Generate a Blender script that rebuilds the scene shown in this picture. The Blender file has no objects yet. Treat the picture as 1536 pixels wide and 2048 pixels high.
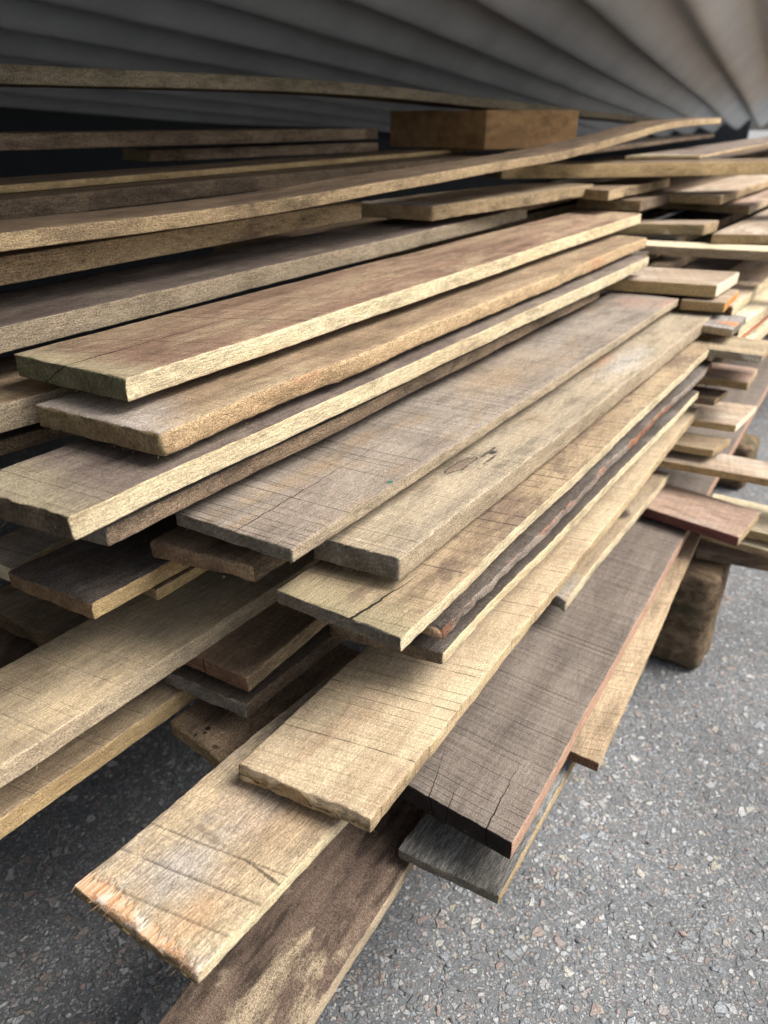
import bpy, bmesh, math, random
import numpy as np
from mathutils import Vector, Matrix

C = bpy.context.scene.collection
S = bpy.context.scene
# ------------------------------------------------------------------ camera
G = 0.83                       # camera height above the asphalt
FPX, CX, CY = 1479.0, 768.0, 1024.0
PITCH = math.atan2(1024 - 235, FPX)
cam = bpy.data.cameras.new('camera'); cam_o = bpy.data.objects.new('camera', cam); C.objects.link(cam_o)
cam.sensor_fit = 'VERTICAL'; cam.sensor_height = 36; cam.lens = 26
cam_o.location = (0, 0, G); cam_o.rotation_euler = (math.pi/2 - PITCH, 0, 0)
cam.clip_start = 0.02; cam.clip_end = 500
cam.dof.use_dof = True; cam.dof.focus_distance = 0.60; cam.dof.aperture_fstop = 6.6
S.camera = cam_o
# ------------------------------------------------------------------ world, sun, exposure
SUN_EL, SUN_ROT = math.radians(50), math.radians(90)      # rotation clockwise from +Y: light comes from the right
w = bpy.data.worlds.new("World"); S.world = w; w.use_nodes = True
nt = w.node_tree; bg = nt.nodes['Background']
sky = nt.nodes.new('ShaderNodeTexSky'); sky.sky_type = 'NISHITA'; sky.sun_disc = False
sky.sun_elevation = SUN_EL; sky.sun_rotation = SUN_ROT; sky.dust_density = 4.0; sky.ozone_density = 0.6
hs = nt.nodes.new('ShaderNodeHueSaturation'); hs.inputs['Saturation'].default_value = 0.38   # overcast: greyer sky
nt.links.new(sky.outputs[0], hs.inputs['Color']); nt.links.new(hs.outputs[0], bg.inputs['Color'])
bg.inputs['Strength'].default_value = 0.085
sl = bpy.data.lights.new('sun', 'SUN'); sl.energy = 2.4; sl.angle = math.radians(35); sl.color = (1.0, 0.95, 0.88)
so = bpy.data.objects.new('sun', sl); C.objects.link(so)
d = Vector((math.sin(SUN_ROT)*math.cos(SUN_EL), math.cos(SUN_ROT)*math.cos(SUN_EL), math.sin(SUN_EL)))
so.rotation_euler = d.to_track_quat('Z', 'Y').to_euler(); so.location = d*8
vs = S.view_settings; vs.view_transform = 'Standard'; vs.look = 'None'; vs.exposure = 1.36; vs.gamma = 1
S.cycles.max_bounces = 6; S.cycles.diffuse_bounces = 4
try: S.cycles.use_denoising = True
except Exception: pass

# ------------------------------------------------------------------ helpers
CP, SP = math.cos(PITCH), math.sin(PITCH)
def W(px, py, h):
    "point of the horizontal plane h metres below the camera that the pixel looks at"
    dx, dy = px - CX, py - CY
    t = h / (dy*CP + FPX*SP)
    return Vector((dx*t, (FPX*CP - dy*SP)*t, G - h))

_rs = np.random.RandomState(7)
_T = _rs.rand(4096)
def _h(i, j, k):
    return _T[(i*73856093 ^ j*19349663 ^ k*83492791) & 4095]
def vnoise(p):
    "3-D value noise -1..1, p is (n,3)"
    f = np.floor(p); q = p - f; q = q*q*(3-2*q); f = f.astype(np.int64)
    x, y, z = f[:, 0], f[:, 1], f[:, 2]; a, b, c = q[:, 0], q[:, 1], q[:, 2]
    def L(u, v, t): return u + (v-u)*t
    r = L(L(L(_h(x,y,z), _h(x+1,y,z), a), L(_h(x,y+1,z), _h(x+1,y+1,z), a), b),
          L(L(_h(x,y,z+1), _h(x+1,y,z+1), a), L(_h(x,y+1,z+1), _h(x+1,y+1,z+1), a), b), c)
    return r*2 - 1
def fb(p, s, o=2):
    s = np.array(s); r = 0; a = 1
    for k in range(o):
        r = r + a*vnoise(p*s + 17.3*k); s = s*2.03; a *= .5
    return r

def tag(o, label=None, cat=None, group=None, kind=None):
    if label: o['label'] = label
    if cat: o['category'] = cat
    if group: o['group'] = group
    if kind: o['kind'] = kind
    return o

# ------------------------------------------------------------------ materials
class N:
    "small node-tree writer"
    def __init__(s, name):
        s.m = bpy.data.materials.new(name); s.m.use_nodes = True; s.t = s.m.node_tree
        s.b = s.t.nodes['Principled BSDF']
    def n(s, t, **k):
        q = s.t.nodes.new(t)
        for a, v in k.items(): setattr(q, a, v)
        return q
    def L(s, a, b): s.t.links.new(a, b)
    def put(s, v, sock):
        if isinstance(v, (int, float)): sock.default_value = v
        elif isinstance(v, tuple): sock.default_value = v if len(v) == len(sock.default_value) else v + (1,)
        else: s.L(v, sock)
    def math(s, op, a, b=0.0, c=0.0, clamp=False):
        q = s.n('ShaderNodeMath', operation=op, use_clamp=clamp)
        s.put(a, q.inputs[0]); s.put(b, q.inputs[1])
        if op in ('MULTIPLY_ADD', 'COMPARE'): s.put(c, q.inputs[2])
        return q.outputs[0]
    def sstep(s, v, lo, hi, a=0.0, b=1.0):
        q = s.n('ShaderNodeMapRange', interpolation_type='SMOOTHSTEP')
        s.put(v, q.inputs[0]); q.inputs[1].default_value = lo; q.inputs[2].default_value = hi
        q.inputs[3].default_value = a; q.inputs[4].default_value = b
        return q.outputs[0]
    def mix(s, f, a, b, blend='MIX'):
        q = s.n('ShaderNodeMix', data_type='RGBA', blend_type=blend)
        s.put(f, q.inputs[0]); s.put(a, q.inputs[6]); s.put(b, q.inputs[7])
        return q.outputs[2]
    def vec(s, x, y, z):
        q = s.n('ShaderNodeCombineXYZ'); s.put(x, q.inputs[0]); s.put(y, q.inputs[1]); s.put(z, q.inputs[2]); return q.outputs[0]
    def vm(s, v, sc):
        q = s.n('ShaderNodeVectorMath', operation='MULTIPLY'); s.L(v, q.inputs[0]); q.inputs[1].default_value = sc; return q.outputs[0]
    def noise(s, v, scale=1.0, detail=3.0, rough=.55, dist=0.0):
        q = s.n('ShaderNodeTexNoise'); s.L(v, q.inputs['Vector']); q.inputs['Scale'].default_value = scale
        q.inputs['Detail'].default_value = detail; q.inputs['Roughness'].default_value = rough; q.inputs['Distortion'].default_value = dist
        return q.outputs[0]
    def coords(s):
        tc = s.n('ShaderNodeTexCoord'); oi = s.n('ShaderNodeObjectInfo')
        s.obj = tc.outputs['Object']; s.rand = oi.outputs['Random']
        q = s.n('ShaderNodeVectorMath', operation='MULTIPLY_ADD')
        s.L(s.vec(s.rand, s.rand, s.rand), q.inputs[0]); q.inputs[1].default_value = (31, 47, 23); s.L(s.obj, q.inputs[2])
        s.p = q.outputs[0]
        x = s.n('ShaderNodeSeparateXYZ'); s.L(s.p, x.inputs[0]); s.x, s.y, s.z = x.outputs
        x = s.n('ShaderNodeSeparateXYZ'); s.L(s.obj, x.inputs[0]); s.ox, s.oy, s.oz = x.outputs
    def finish(s, col, height, dist=.0006, strength=1.0, rough=.85, spec=.25):
        s.put(col, s.b.inputs['Base Color']); s.put(rough, s.b.inputs['Roughness'])
        s.b.inputs['Specular IOR Level'].default_value = spec
        if height is not None:
            bp = s.n('ShaderNodeBump'); bp.inputs['Distance'].default_value = dist; bp.inputs['Strength'].default_value = strength
            s.L(height, bp.inputs['Height']); s.L(bp.outputs[0], s.b.inputs['Normal'])
        return s.m

def wood_face(name, c1, c2, stain=None, st_amt=.6, st_lo=.5, st_hi=.62, saw=.35, line=.3, grain=.3, speck=.25,
              slant=.12, saw_f=420, line_f=55, dirt=.3, cracks=(), knot=None, tear=None, tip=None, bump=.0007, spot=None, vary=.25, blot_s=(9, 22, 22), flecks=()):
    "long face of a sawn board; local x runs along the board"
    def ds(c, f=.96):
        if c is None: return None
        l = .3*c[0] + .59*c[1] + .11*c[2]; return tuple(l + (v - l)*f for v in c)
    c1, c2, stain = ds(c1), ds(c2), ds(stain, .95)
    s = N(name); s.coords()
    bands = s.noise(s.vm(s.p, (2.2, 38, 38)), 1, 4, .6, .6)
    fib = s.noise(s.vm(s.p, (75, 760, 760)), 1, 3, .65)
    blot = s.noise(s.vm(s.p, blot_s), 1, 6, .62, .4)
    blot2 = s.noise(s.vm(s.p, (4, 9, 9)), 1, 4, .6)
    xs = s.math('MULTIPLY_ADD', s.y, slant, s.x)
    wv = s.noise(s.vec(s.math('MULTIPLY', s.x, 3), s.math('MULTIPLY', s.y, 9), s.math('MULTIPLY', s.z, 9)), 1, 2)
    xs = s.math('MULTIPLY_ADD', wv, .004, xs)
    def strokes(freq, pres, wd, sd):
        "saw strokes: one tone per stroke and a thin line between some of them"
        t = s.math('MULTIPLY_ADD', xs, freq, sd); t = s.math('MULTIPLY_ADD', s.noise(s.vec(s.math('MULTIPLY', t, .45), 0, sd), 1, 1), 1.6, t)
        fl = s.math('FLOOR', t); fr = s.math('FRACT', t)
        q = s.n('ShaderNodeTexWhiteNoise', noise_dimensions='1D'); s.L(fl, q.inputs['W'])
        q2 = s.n('ShaderNodeTexWhiteNoise', noise_dimensions='1D'); s.L(s.math('ADD', fl, 77.3), q2.inputs['W'])
        ln = s.math('MULTIPLY', s.sstep(fr, 0, wd, 1, 0), s.sstep(q2.outputs[0], pres, 1.0))
        return q.outputs[0], ln
    tone, l1 = strokes(saw_f, .45, .34, 3.1)
    tone2, l2 = strokes(line_f*2.0, .12, .12, 9.7)
    yy = s.vec(s.math('MULTIPLY', s.x, 9), s.math('MULTIPLY', s.y, 55), s.math('MULTIPLY', s.z, 55))
    brk = s.sstep(s.noise(yy, 1, 3), .30, .50)                                # a line breaks off and starts again
    fine = s.noise(s.vm(s.p, (620, 1150, 1150)), 1, 3, .75)
    col = s.mix(s.sstep(s.math('ADD', s.math('MULTIPLY', bands, .6), s.math('MULTIPLY', blot2, .5)), .40, .72), c1, c2)
    if stain: col = s.mix(s.math('MULTIPLY', s.sstep(blot, st_lo, st_hi), st_amt), col, stain)
    fib = s.sstep(fib, .30, .70); fine = s.sstep(fine, .28, .72)
    patch = s.sstep(s.noise(s.vm(s.p, (12, 12, 12)), 1, 3), .34, .60, .25, 1)    # saw marks worn away in places
    sawn = s.math('MULTIPLY', s.math('MAXIMUM', s.math('MULTIPLY', tone, .65), l1), patch)
    lines = s.math('MULTIPLY', l2, brk)
    k = s.math('MULTIPLY_ADD', sawn, -saw*1.1, 1.0 + saw*.42)
    k = s.math('MULTIPLY', k, s.math('MULTIPLY_ADD', fib, -grain*1.5, 1 + grain*.75))
    k = s.math('MULTIPLY', k, s.math('MULTIPLY_ADD', fine, speck*3.3, 1 - speck*1.6))
    k = s.math('MULTIPLY', k, s.math('MULTIPLY_ADD', lines, -min(.85, line*1.5), 1.0))
    k = s.math('MULTIPLY', k, s.math('MULTIPLY_ADD', s.sstep(s.noise(s.vm(s.p, (13, 45, 45)), 1, 6, .72), .46, .70), -dirt*1.25, 1.0))
    k = s.math('MULTIPLY', k, s.math('MULTIPLY_ADD', s.rand, vary, 1 - vary*.5))
    h = s.math('ADD', s.math('MULTIPLY', sawn, -.6*min(1, saw*2.5)), s.math('MULTIPLY', fine, .55))
    h = s.math('ADD', h, s.math('MULTIPLY', fib, .35)); h = s.math('ADD', h, s.math('MULTIPLY', lines, -.9*min(1, line*2)))
    if spot:
        vo = s.n('ShaderNodeTexVoronoi'); s.L(s.vm(s.p, (40, 70, 70)), vo.inputs['Vector'])
        f = s.math('MULTIPLY', s.sstep(vo.outputs['Distance'], .10, .22, 1, 0), s.sstep(blot, .45, .6))
        col = s.mix(s.math('MULTIPLY', f, .8), col, spot)
    if tip:                                                                  # weathered last centimetres at the front end
        tc, tl = tip
        col = s.mix(s.sstep(s.math('ADD', s.ox, s.math('MULTIPLY', s.math('SUBTRACT', blot, .5), tl*2)), 0, tl, .75, 0), col, tc)
    if tear:                                                                 # fresh torn fibres along the front arris
        tcol, tl = tear
        tn = s.noise(s.vm(s.p, (6, 170, 1)), 1, 4, .75)
        f = s.sstep(s.math('SUBTRACT', s.ox, s.math('MULTIPLY', s.math('SUBTRACT', tn, .36), tl*3.4)), -.0015, .0015, 1, 0)
        st = s.noise(s.vm(s.p, (12, 900, 900)), 1, 2)
        tcc = s.mix(s.sstep(st, .35, .6), tcol, (.62, .44, .30)); tcc = s.mix(s.sstep(s.noise(s.vm(s.p, (20, 60, 60)), 1, 2), .55, .65, 0, .7), tcc, (.75, .68, .6))
        col = s.mix(f, col, tcc)
        h = s.math('ADD', h, s.math('MULTIPLY', f, -1.2)); k = s.math('ADD', s.math('MULTIPLY', k, s.math('SUBTRACT', 1.0, f)), s.math('MULTIPLY', f, s.math('MULTIPLY_ADD', st, .8, .6)))
    for (fx, fy, fa, fbb, fc, amt, soft) in flecks:                          # single spots of paint, stain or bark holes
        e = s.n('ShaderNodeVectorMath', operation='LENGTH')
        s.L(s.vec(s.math('DIVIDE', s.math('SUBTRACT', s.ox, fx), fa), s.math('DIVIDE', s.math('SUBTRACT', s.oy, fy), fbb), 0), e.inputs[0])
        wv = s.noise(s.p, .35/min(fa, fbb), 4, .6)
        r = s.math('MULTIPLY_ADD', s.math('SUBTRACT', wv, .5), 1.6, e.outputs['Value'])
        col = s.mix(s.sstep(r, 1 - soft, 1 + soft*.3, amt, 0), col, fc)
    for (y0, sl_, ln, wd) in cracks:
        wob = s.noise(s.vec(s.math('MULTIPLY', s.ox, 60), y0*99, 0), 1, 3)
        dy = s.math('ABSOLUTE', s.math('SUBTRACT', s.math('ADD', s.oy, s.math('MULTIPLY', s.math('SUBTRACT', wob, .5), .006)), s.math('MULTIPLY_ADD', s.ox, sl_, y0)))
        wid = s.math('MULTIPLY', s.sstep(s.ox, -.01, ln, 1, 0), wd)
        f = s.math('LESS_THAN', dy, wid)
        k = s.math('MULTIPLY', k, s.math('MULTIPLY_ADD', f, -.93, 1.0)); h = s.math('ADD', h, s.math('MULTIPLY', f, -4.0))
    if knot:
        for (kx, ky, ra, rb, kc) in knot:
            e = s.n('ShaderNodeVectorMath', operation='LENGTH')
            wv = s.noise(s.vm(s.p, (60, 60, 60)), 1, 3)
            ax = s.math('DIVIDE', s.math('SUBTRACT', s.ox, kx), ra)
            ay = s.math('DIVIDE', s.math('SUBTRACT', s.math('MULTIPLY_ADD', s.ox, .10, s.oy), ky + .10*kx), rb)
            s.L(s.vec(ax, ay, 0), e.inputs[0])
            r = s.math('MULTIPLY_ADD', s.math('SUBTRACT', wv, .5), 1.9, e.outputs['Value'])
            col = s.mix(s.sstep(r, .8, 2.6, .4, 0), col, (.14, .11, .085))
            col = s.mix(s.sstep(r, .75, .95, 1, 0), col, kc)
            ring = s.math('MULTIPLY', s.sstep(r, .80, .92), s.sstep(r, 1.0, 1.15, 1, 0))
            k = s.math('MULTIPLY', k, s.math('MULTIPLY_ADD', ring, -.35, 1.0)); h = s.math('ADD', h, s.math('MULTIPLY', ring, -3.0))
    col = s.mix(1.0, col, s.vec(k, k, k), 'MULTIPLY')
    return s.finish(col, h, bump, 1.0, .86, .22)

def end_face(name, c1, c2, fuzz=.5, moss=None, ring=.25, cracks=()):
    "cross-cut end: torn fibres, short vertical nap, a few checks"
    s = N(name); s.coords()
    a = s.noise(s.vm(s.p, (300, 520, 240)), 1, 3, .7, .5)
    b = s.noise(s.vm(s.p, (40, 45, 60)), 1, 4, .6)
    rg = s.noise(s.vm(s.p, (5, 60, 260)), 1, 3, .6, 1.0)
    col = s.mix(s.sstep(b, .35, .68), c1, c2)
    e = s.n('ShaderNodeVectorMath', operation='LENGTH'); s.L(s.vec(0, s.math('ADD', s.oy, s.math('MULTIPLY', s.rand, -.12)), s.math('MULTIPLY_ADD', b, .012, s.math('ADD', s.oz, .06))), e.inputs[0])
    arc = s.math('SINE', s.math('MULTIPLY', e.outputs['Value'], 1500.0))
    if moss: col = s.mix(s.sstep(s.noise(s.vm(s.p, (20, 24, 30)), 1, 4), .42, .62, 0, .8), col, moss)
    k = s.math('MULTIPLY_ADD', a, fuzz*3.2, 1 - fuzz*1.6)
    k = s.math('MULTIPLY', k, s.math('MULTIPLY_ADD', rg, -ring*2, 1 + ring))
    k = s.math('MULTIPLY', k, s.math('MULTIPLY_ADD', arc, ring*.35, 1.0))
    hi = s.sstep(s.noise(s.vm(s.p, (500, 800, 420)), 1, 2, .6), .62, .74)
    col = s.mix(s.math('MULTIPLY', hi, fuzz*.9), col, tuple(min(.6, v*3.2 + .05) for v in c2))
    h = s.math('ADD', a, s.math('MULTIPLY', hi, .8))
    for (y0, m, wd) in cracks:
        f = s.math('LESS_THAN', s.math('ABSOLUTE', s.math('SUBTRACT', s.math('ADD', s.oy, s.math('MULTIPLY', s.math('SUBTRACT', b, .5), .004)), s.math('MULTIPLY_ADD', s.oz, m, y0))), wd)
        k = s.math('MULTIPLY', k, s.math('MULTIPLY_ADD', f, -.92, 1.0)); h = s.math('ADD', h, s.math('MULTIPLY', f, -4.0))
    col = s.mix(1.0, col, s.vec(k, k, k), 'MULTIPLY')
    return s.finish(col, h, .0012, 1.0, .92, .1)

TAN, TAN2 = (.385, .295, .19), (.25, .182, .115)
GRY, GRY2 = (.30, .255, .21), (.165, .135, .112)
BRN, BRN2 = (.215, .15, .095), (.115, .078, .052)
M = {}
def mat(key):
    if key in M: return M[key]
    M[key] = MAKE[key](); return M[key]
MAKE = {
 # long faces ---------------------------------------------------------------------------
 'tan':      lambda: wood_face('tan_sawn_wood', TAN, TAN2, (.20, .145, .095), .55, .5, .66, saw=.3, line=.45, slant=.30),
 'tanlight': lambda: wood_face('pale_tan_sawn_wood', (.45, .355, .235), (.34, .26, .165), (.29, .185, .11), .5, .52, .68, saw=.3, line=.5, slant=.22, line_f=48, saw_f=520, dirt=.1, grain=.2),
 'tangrey':  lambda: wood_face('tan_wood_greyed', (.42, .325, .205), (.32, .26, .175), (.22, .165, .11), .5, .5, .7, saw=.28, line=.3, slant=.2),
 'torn':     lambda: wood_face('tan_wood_torn_front', (.44, .345, .225), (.35, .265, .17), (.32, .29, .255), .65, .45, .66, saw=.22, line=.35, slant=.25, line_f=16, grain=.45, tear=((.50, .235, .10), .011), dirt=.25, flecks=((.026, .030, .018, .015, (.40, .24, .13), .4, .8), (.04, .062, .028, .035, (.34, .31, .28), .7, .9), (.0725, .012, .0016, .020, (.10, .075, .05), .9, .5), (.071, .07, .004, .03, (.17, .13, .10), .6, .8), (.10, .05, .02, .05, (.40, .27, .165), .4, .9), (.135, .03, .03, .05, (.30, .17, .10), .35, .9))),
 'grey':     lambda: wood_face('grey_weathered_wood', GRY, (.22, .175, .14), (.30, .205, .11), .5, .52, .68, saw=.5, line=.55, slant=.10, saw_f=330, dirt=.3, grain=.25, cracks=((.052, .03, .3, .0005),), flecks=((.1303, .0044, .003, .0018, (.01, .16, .085), 1, .15), (.93, .05, .06, .05, (.33, .19, .14), .45, .9), (.957, .006, .06, .012, (.38, .21, .15), .5, .8), (.45, .06, .14, .05, (.30, .21, .12), .55, .9))),
 'greydark': lambda: wood_face('dark_grey_brown_wood', (.185, .155, .13), (.125, .10, .084), (.20, .165, .135), .5, .5, .7, saw=.5, line=.5, slant=-.05, saw_f=340, line_f=60, dirt=.15, grain=.22, vary=0, cracks=((.026, .06, .13, .0007), (.086, .25, .09, .0006), (.066, .12, .05, .0005))),
 'greyknot': lambda: wood_face('grey_tan_knotty_wood', (.42, .345, .24), (.32, .265, .195), (.27, .195, .12), .5, .5, .68, saw=.35, line=.3, slant=.15, knot=((.178, .047, .022, .0058, (.215, .16, .12)), (.222, .036, .006, .003, (.06, .05, .045))), flecks=((.594, .0625, .05, .02, (.42, .24, .15), .6, .8), (.62, .03, .10, .025, (.46, .44, .42), .6, .8), (.219, .04, .020, .0022, (.05, .045, .04), .9, .4), (.205, .030, .016, .002, (.05, .045, .04), .8, .5))),
 'silver':   lambda: wood_face('silvered_wet_wood', (.21, .205, .195), (.10, .095, .085), (.36, .37, .37), .5, .5, .66, saw=.1, line=.15, grain=.75, slant=0),
 'brown':    lambda: wood_face('brown_sawn_wood', BRN, BRN2, (.30, .215, .13), .5, .5, .66, saw=.3, line=.3),
 'bored':    lambda: wood_face('brown_wood_bark_holes', (.25, .18, .115), (.15, .105, .07), (.33, .24, .15), .5, .5, .66, saw=.15, line=.2, speck=.45, dirt=.4, flecks=((.022, .0722, .003, .0022, (.015, .012, .01), 1, .2), (.0165, .0705, .002, .0016, (.02, .015, .012), 1, .2), (.0106, .0755, .0022, .0016, (.03, .022, .016), 1, .3), (.010, .05, .004, .004, (.05, .035, .025), .9, .4))),
 'stained':  lambda: wood_face('grey_wood_orange_stain', (.33, .30, .27), (.25, .225, .20), (.20, .17, .14), .5, .5, .66, saw=.2, line=.3, flecks=((.058, .04, .03, .018, (.52, .22, .09), .9, .6),)),
 'brownred': lambda: wood_face('reddish_brown_wood', (.30, .205, .135), (.17, .10, .07), (.38, .29, .18), .55, .48, .62, saw=.3, line=.45, slant=.5, line_f=34, cracks=((.062, -.0, .36, .0007),), tip=((.36, .31, .20), .035)),
 'mixed':    lambda: wood_face('brown_wood_grey_tip', (.30, .215, .13), (.19, .13, .085), (.36, .28, .18), .6, .48, .62, saw=.25, line=.3, tip=((.36, .32, .29), .06)),
 'purple':   lambda: wood_face('purplish_grey_wood', (.19, .15, .125), (.125, .092, .078), (.27, .22, .16), .55, .48, .64, saw=.25, line=.3, tip=((.34, .29, .19), .05)),
 'mottled':  lambda: wood_face('dark_mottled_wood', (.19, .135, .10), (.105, .073, .056), (.38, .30, .20), .85, .53, .63, saw=.08, line=.1, spot=(.04, .03, .026), dirt=.6, blot_s=(9, 20, 20), speck=.45, grain=.12),
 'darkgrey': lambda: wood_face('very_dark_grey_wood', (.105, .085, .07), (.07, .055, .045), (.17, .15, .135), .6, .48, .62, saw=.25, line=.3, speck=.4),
 'moldy':    lambda: wood_face('dark_damp_wood', (.10, .075, .055), (.06, .045, .035), (.15, .13, .075), .6, .5, .65, saw=.2, line=.2, speck=.35),
 'flecked':  lambda: wood_face('tan_wood_dark_flecks', (.41, .315, .195), (.27, .19, .12), (.18, .125, .09), .8, .5, .6, saw=.25, line=.75, slant=.2, line_f=30, cracks=((.042, -.12, .10, .0013),), tip=((.30, .26, .16), .05)),
 'reddish':  lambda: wood_face('pinkish_brown_wood', (.34, .235, .175), (.25, .17, .13), (.36, .30, .24), .6, .5, .65, saw=.2, line=.2),
 'dusty':    lambda: wood_face('tan_dusty_wood', (.42, .32, .23), (.31, .235, .17), (.50, .44, .36), .6, .5, .65, saw=.2, line=.25),
 'tanknot':  lambda: wood_face('tan_wood_dark_knot', TAN, TAN2, (.36, .30, .22), .55, .5, .66, saw=.2, line=.3, flecks=((.255, .018, .02, .012, (.05, .035, .028), .9, .7), (.02, .02, .05, .03, (.36, .34, .31), .7, .8))),
 'pale':     lambda: wood_face('pale_cream_wood', (.72, .62, .43), (.62, .52, .35), None, saw=.15, line=.15),
 # edges --------------------------------------------------------------------------------
 's_pale':   lambda: wood_face('pale_fresh_edge', (.62, .515, .335), (.50, .395, .235), (.30, .21, .125), .7, .53, .72, saw=.04, line=.04, grain=.4, speck=.26, dirt=.34, slant=.4),
 's_tan':    lambda: wood_face('tan_rough_edge', (.43, .32, .18), (.32, .225, .125), (.20, .14, .085), .6, .5, .64, saw=.04, line=.04, speck=.4, dirt=.45, slant=.6),
 's_gold':   lambda: wood_face('golden_edge', (.49, .355, .175), (.36, .25, .12), (.25, .16, .075), .5, .52, .66, saw=.04, line=.04, speck=.3, slant=.5),
 's_grey':   lambda: wood_face('greyed_edge', (.43, .345, .235), (.30, .235, .155), (.20, .15, .10), .4, .5, .66, saw=.04, line=.04, speck=.35, slant=.5),
 's_brown':  lambda: wood_face('brown_rough_edge', (.24, .17, .11), (.14, .10, .065), (.09, .065, .045), .7, .48, .6, saw=.04, line=.04, speck=.5, dirt=.4),
 's_orange': lambda: wood_face('orange_stained_edge', (.42, .30, .17), (.32, .21, .11), (.40, .21, .11), .7, .54, .70, saw=.04, line=.04, speck=.4, blot_s=(7, 16, 16), dirt=.35, slant=.1),
 's_bark':   lambda: wood_face('bark_stripped_edge', (.27, .22, .18), (.15, .115, .09), (.30, .12, .062), .85, .50, .58, saw=.04, line=.04, speck=.5, dirt=.5, slant=0, blot_s=(5, 14, 14)),
 's_chalk':  lambda: wood_face('chalky_torn_edge', (.33, .285, .20), (.25, .21, .15), (.66, .62, .54), .9, .52, .6, saw=.04, line=.04, speck=.4),
 's_brick':  lambda: wood_face('brick_red_edge', (.46, .17, .09), (.38, .13, .07), None, saw=.04, line=.04),
 's_pink':   lambda: wood_face('pink_brown_edge', (.42, .26, .18), (.34, .20, .135), (.25, .14, .09), .5, .55, .7, saw=.04, line=.04, dirt=.1),
 's_maroon': lambda: wood_face('dark_red_edge', (.16, .062, .052), (.115, .045, .04), None, saw=.04, line=.04),
 's_mold':   lambda: wood_face('mossy_grey_edge', (.30, .25, .165), (.20, .16, .11), (.17, .17, .09), .5, .5, .62, saw=.04, line=.04, speck=.5, dirt=.4),
 's_white':  lambda: wood_face('tan_edge_paint_flecks', (.33, .25, .13), (.25, .19, .10), (.62, .54, .40), .9, .60, .63, saw=.04, line=.04),
 's_stripe': lambda: wood_face('striped_saw_edge', (.44, .33, .19), (.34, .245, .135), (.22, .14, .08), .5, .5, .66, saw=.1, line=.5, line_f=45, slant=0, speck=.3),
 # ends ---------------------------------------------------------------------------------
 'tornfibre': lambda: wood_face('torn_fibre', (.42, .255, .145), (.34, .18, .09), (.56, .46, .36), .8, .5, .6, saw=0, line=0, vary=0),
 'e_green':  lambda: end_face('mossy_end', (.15, .13, .085), (.23, .205, .13), .6, (.14, .15, .08), cracks=((.062, -1.6, .0007),)),
 'e_brown':  lambda: end_face('fuzzy_brown_end', (.22, .16, .09), (.31, .24, .14), .55, None),
 'e_dark':   lambda: end_face('dark_end', (.10, .075, .055), (.17, .13, .09), .6),
 'e_grey':   lambda: end_face('grey_end', (.14, .125, .10), (.23, .205, .17), .55),
 'e_black':  lambda: end_face('shade_dark_end', (.025, .021, .018), (.04, .034, .03), .25, ring=.2, cracks=((.026, .1, .0006), (.086, .2, .0006), (.066, -.1, .0004))),  # near-black: the shade on this front end is put into the colour
 'e_rust':   lambda: end_face('rusty_brown_end', (.17, .11, .07), (.25, .175, .11), .6),
 'e_tan':    lambda: end_face('tan_end', (.30, .215, .125), (.42, .32, .19), .3),
 'e_pale':   lambda: end_face('pale_end', (.60, .53, .38), (.70, .62, .45), .12, ring=.1),
 'e_red':    lambda: end_face('red_brown_end', (.15, .085, .055), (.21, .125, .08), .3, ring=.5, cracks=((.05, 0, .0006),)),
 'e_orange': lambda: end_face('orange_end', (.50, .26, .08), (.40, .20, .06), .15),
}

# ------------------------------------------------------------------ boards
def grid_lines(L, step, r):
    n = max(2, int(round((L - 2*r)/step)))
    a = np.linspace(r, L - r, n + 1)
    return np.concatenate(([0, r*.45], a, [L - r*.45, L]))

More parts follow.
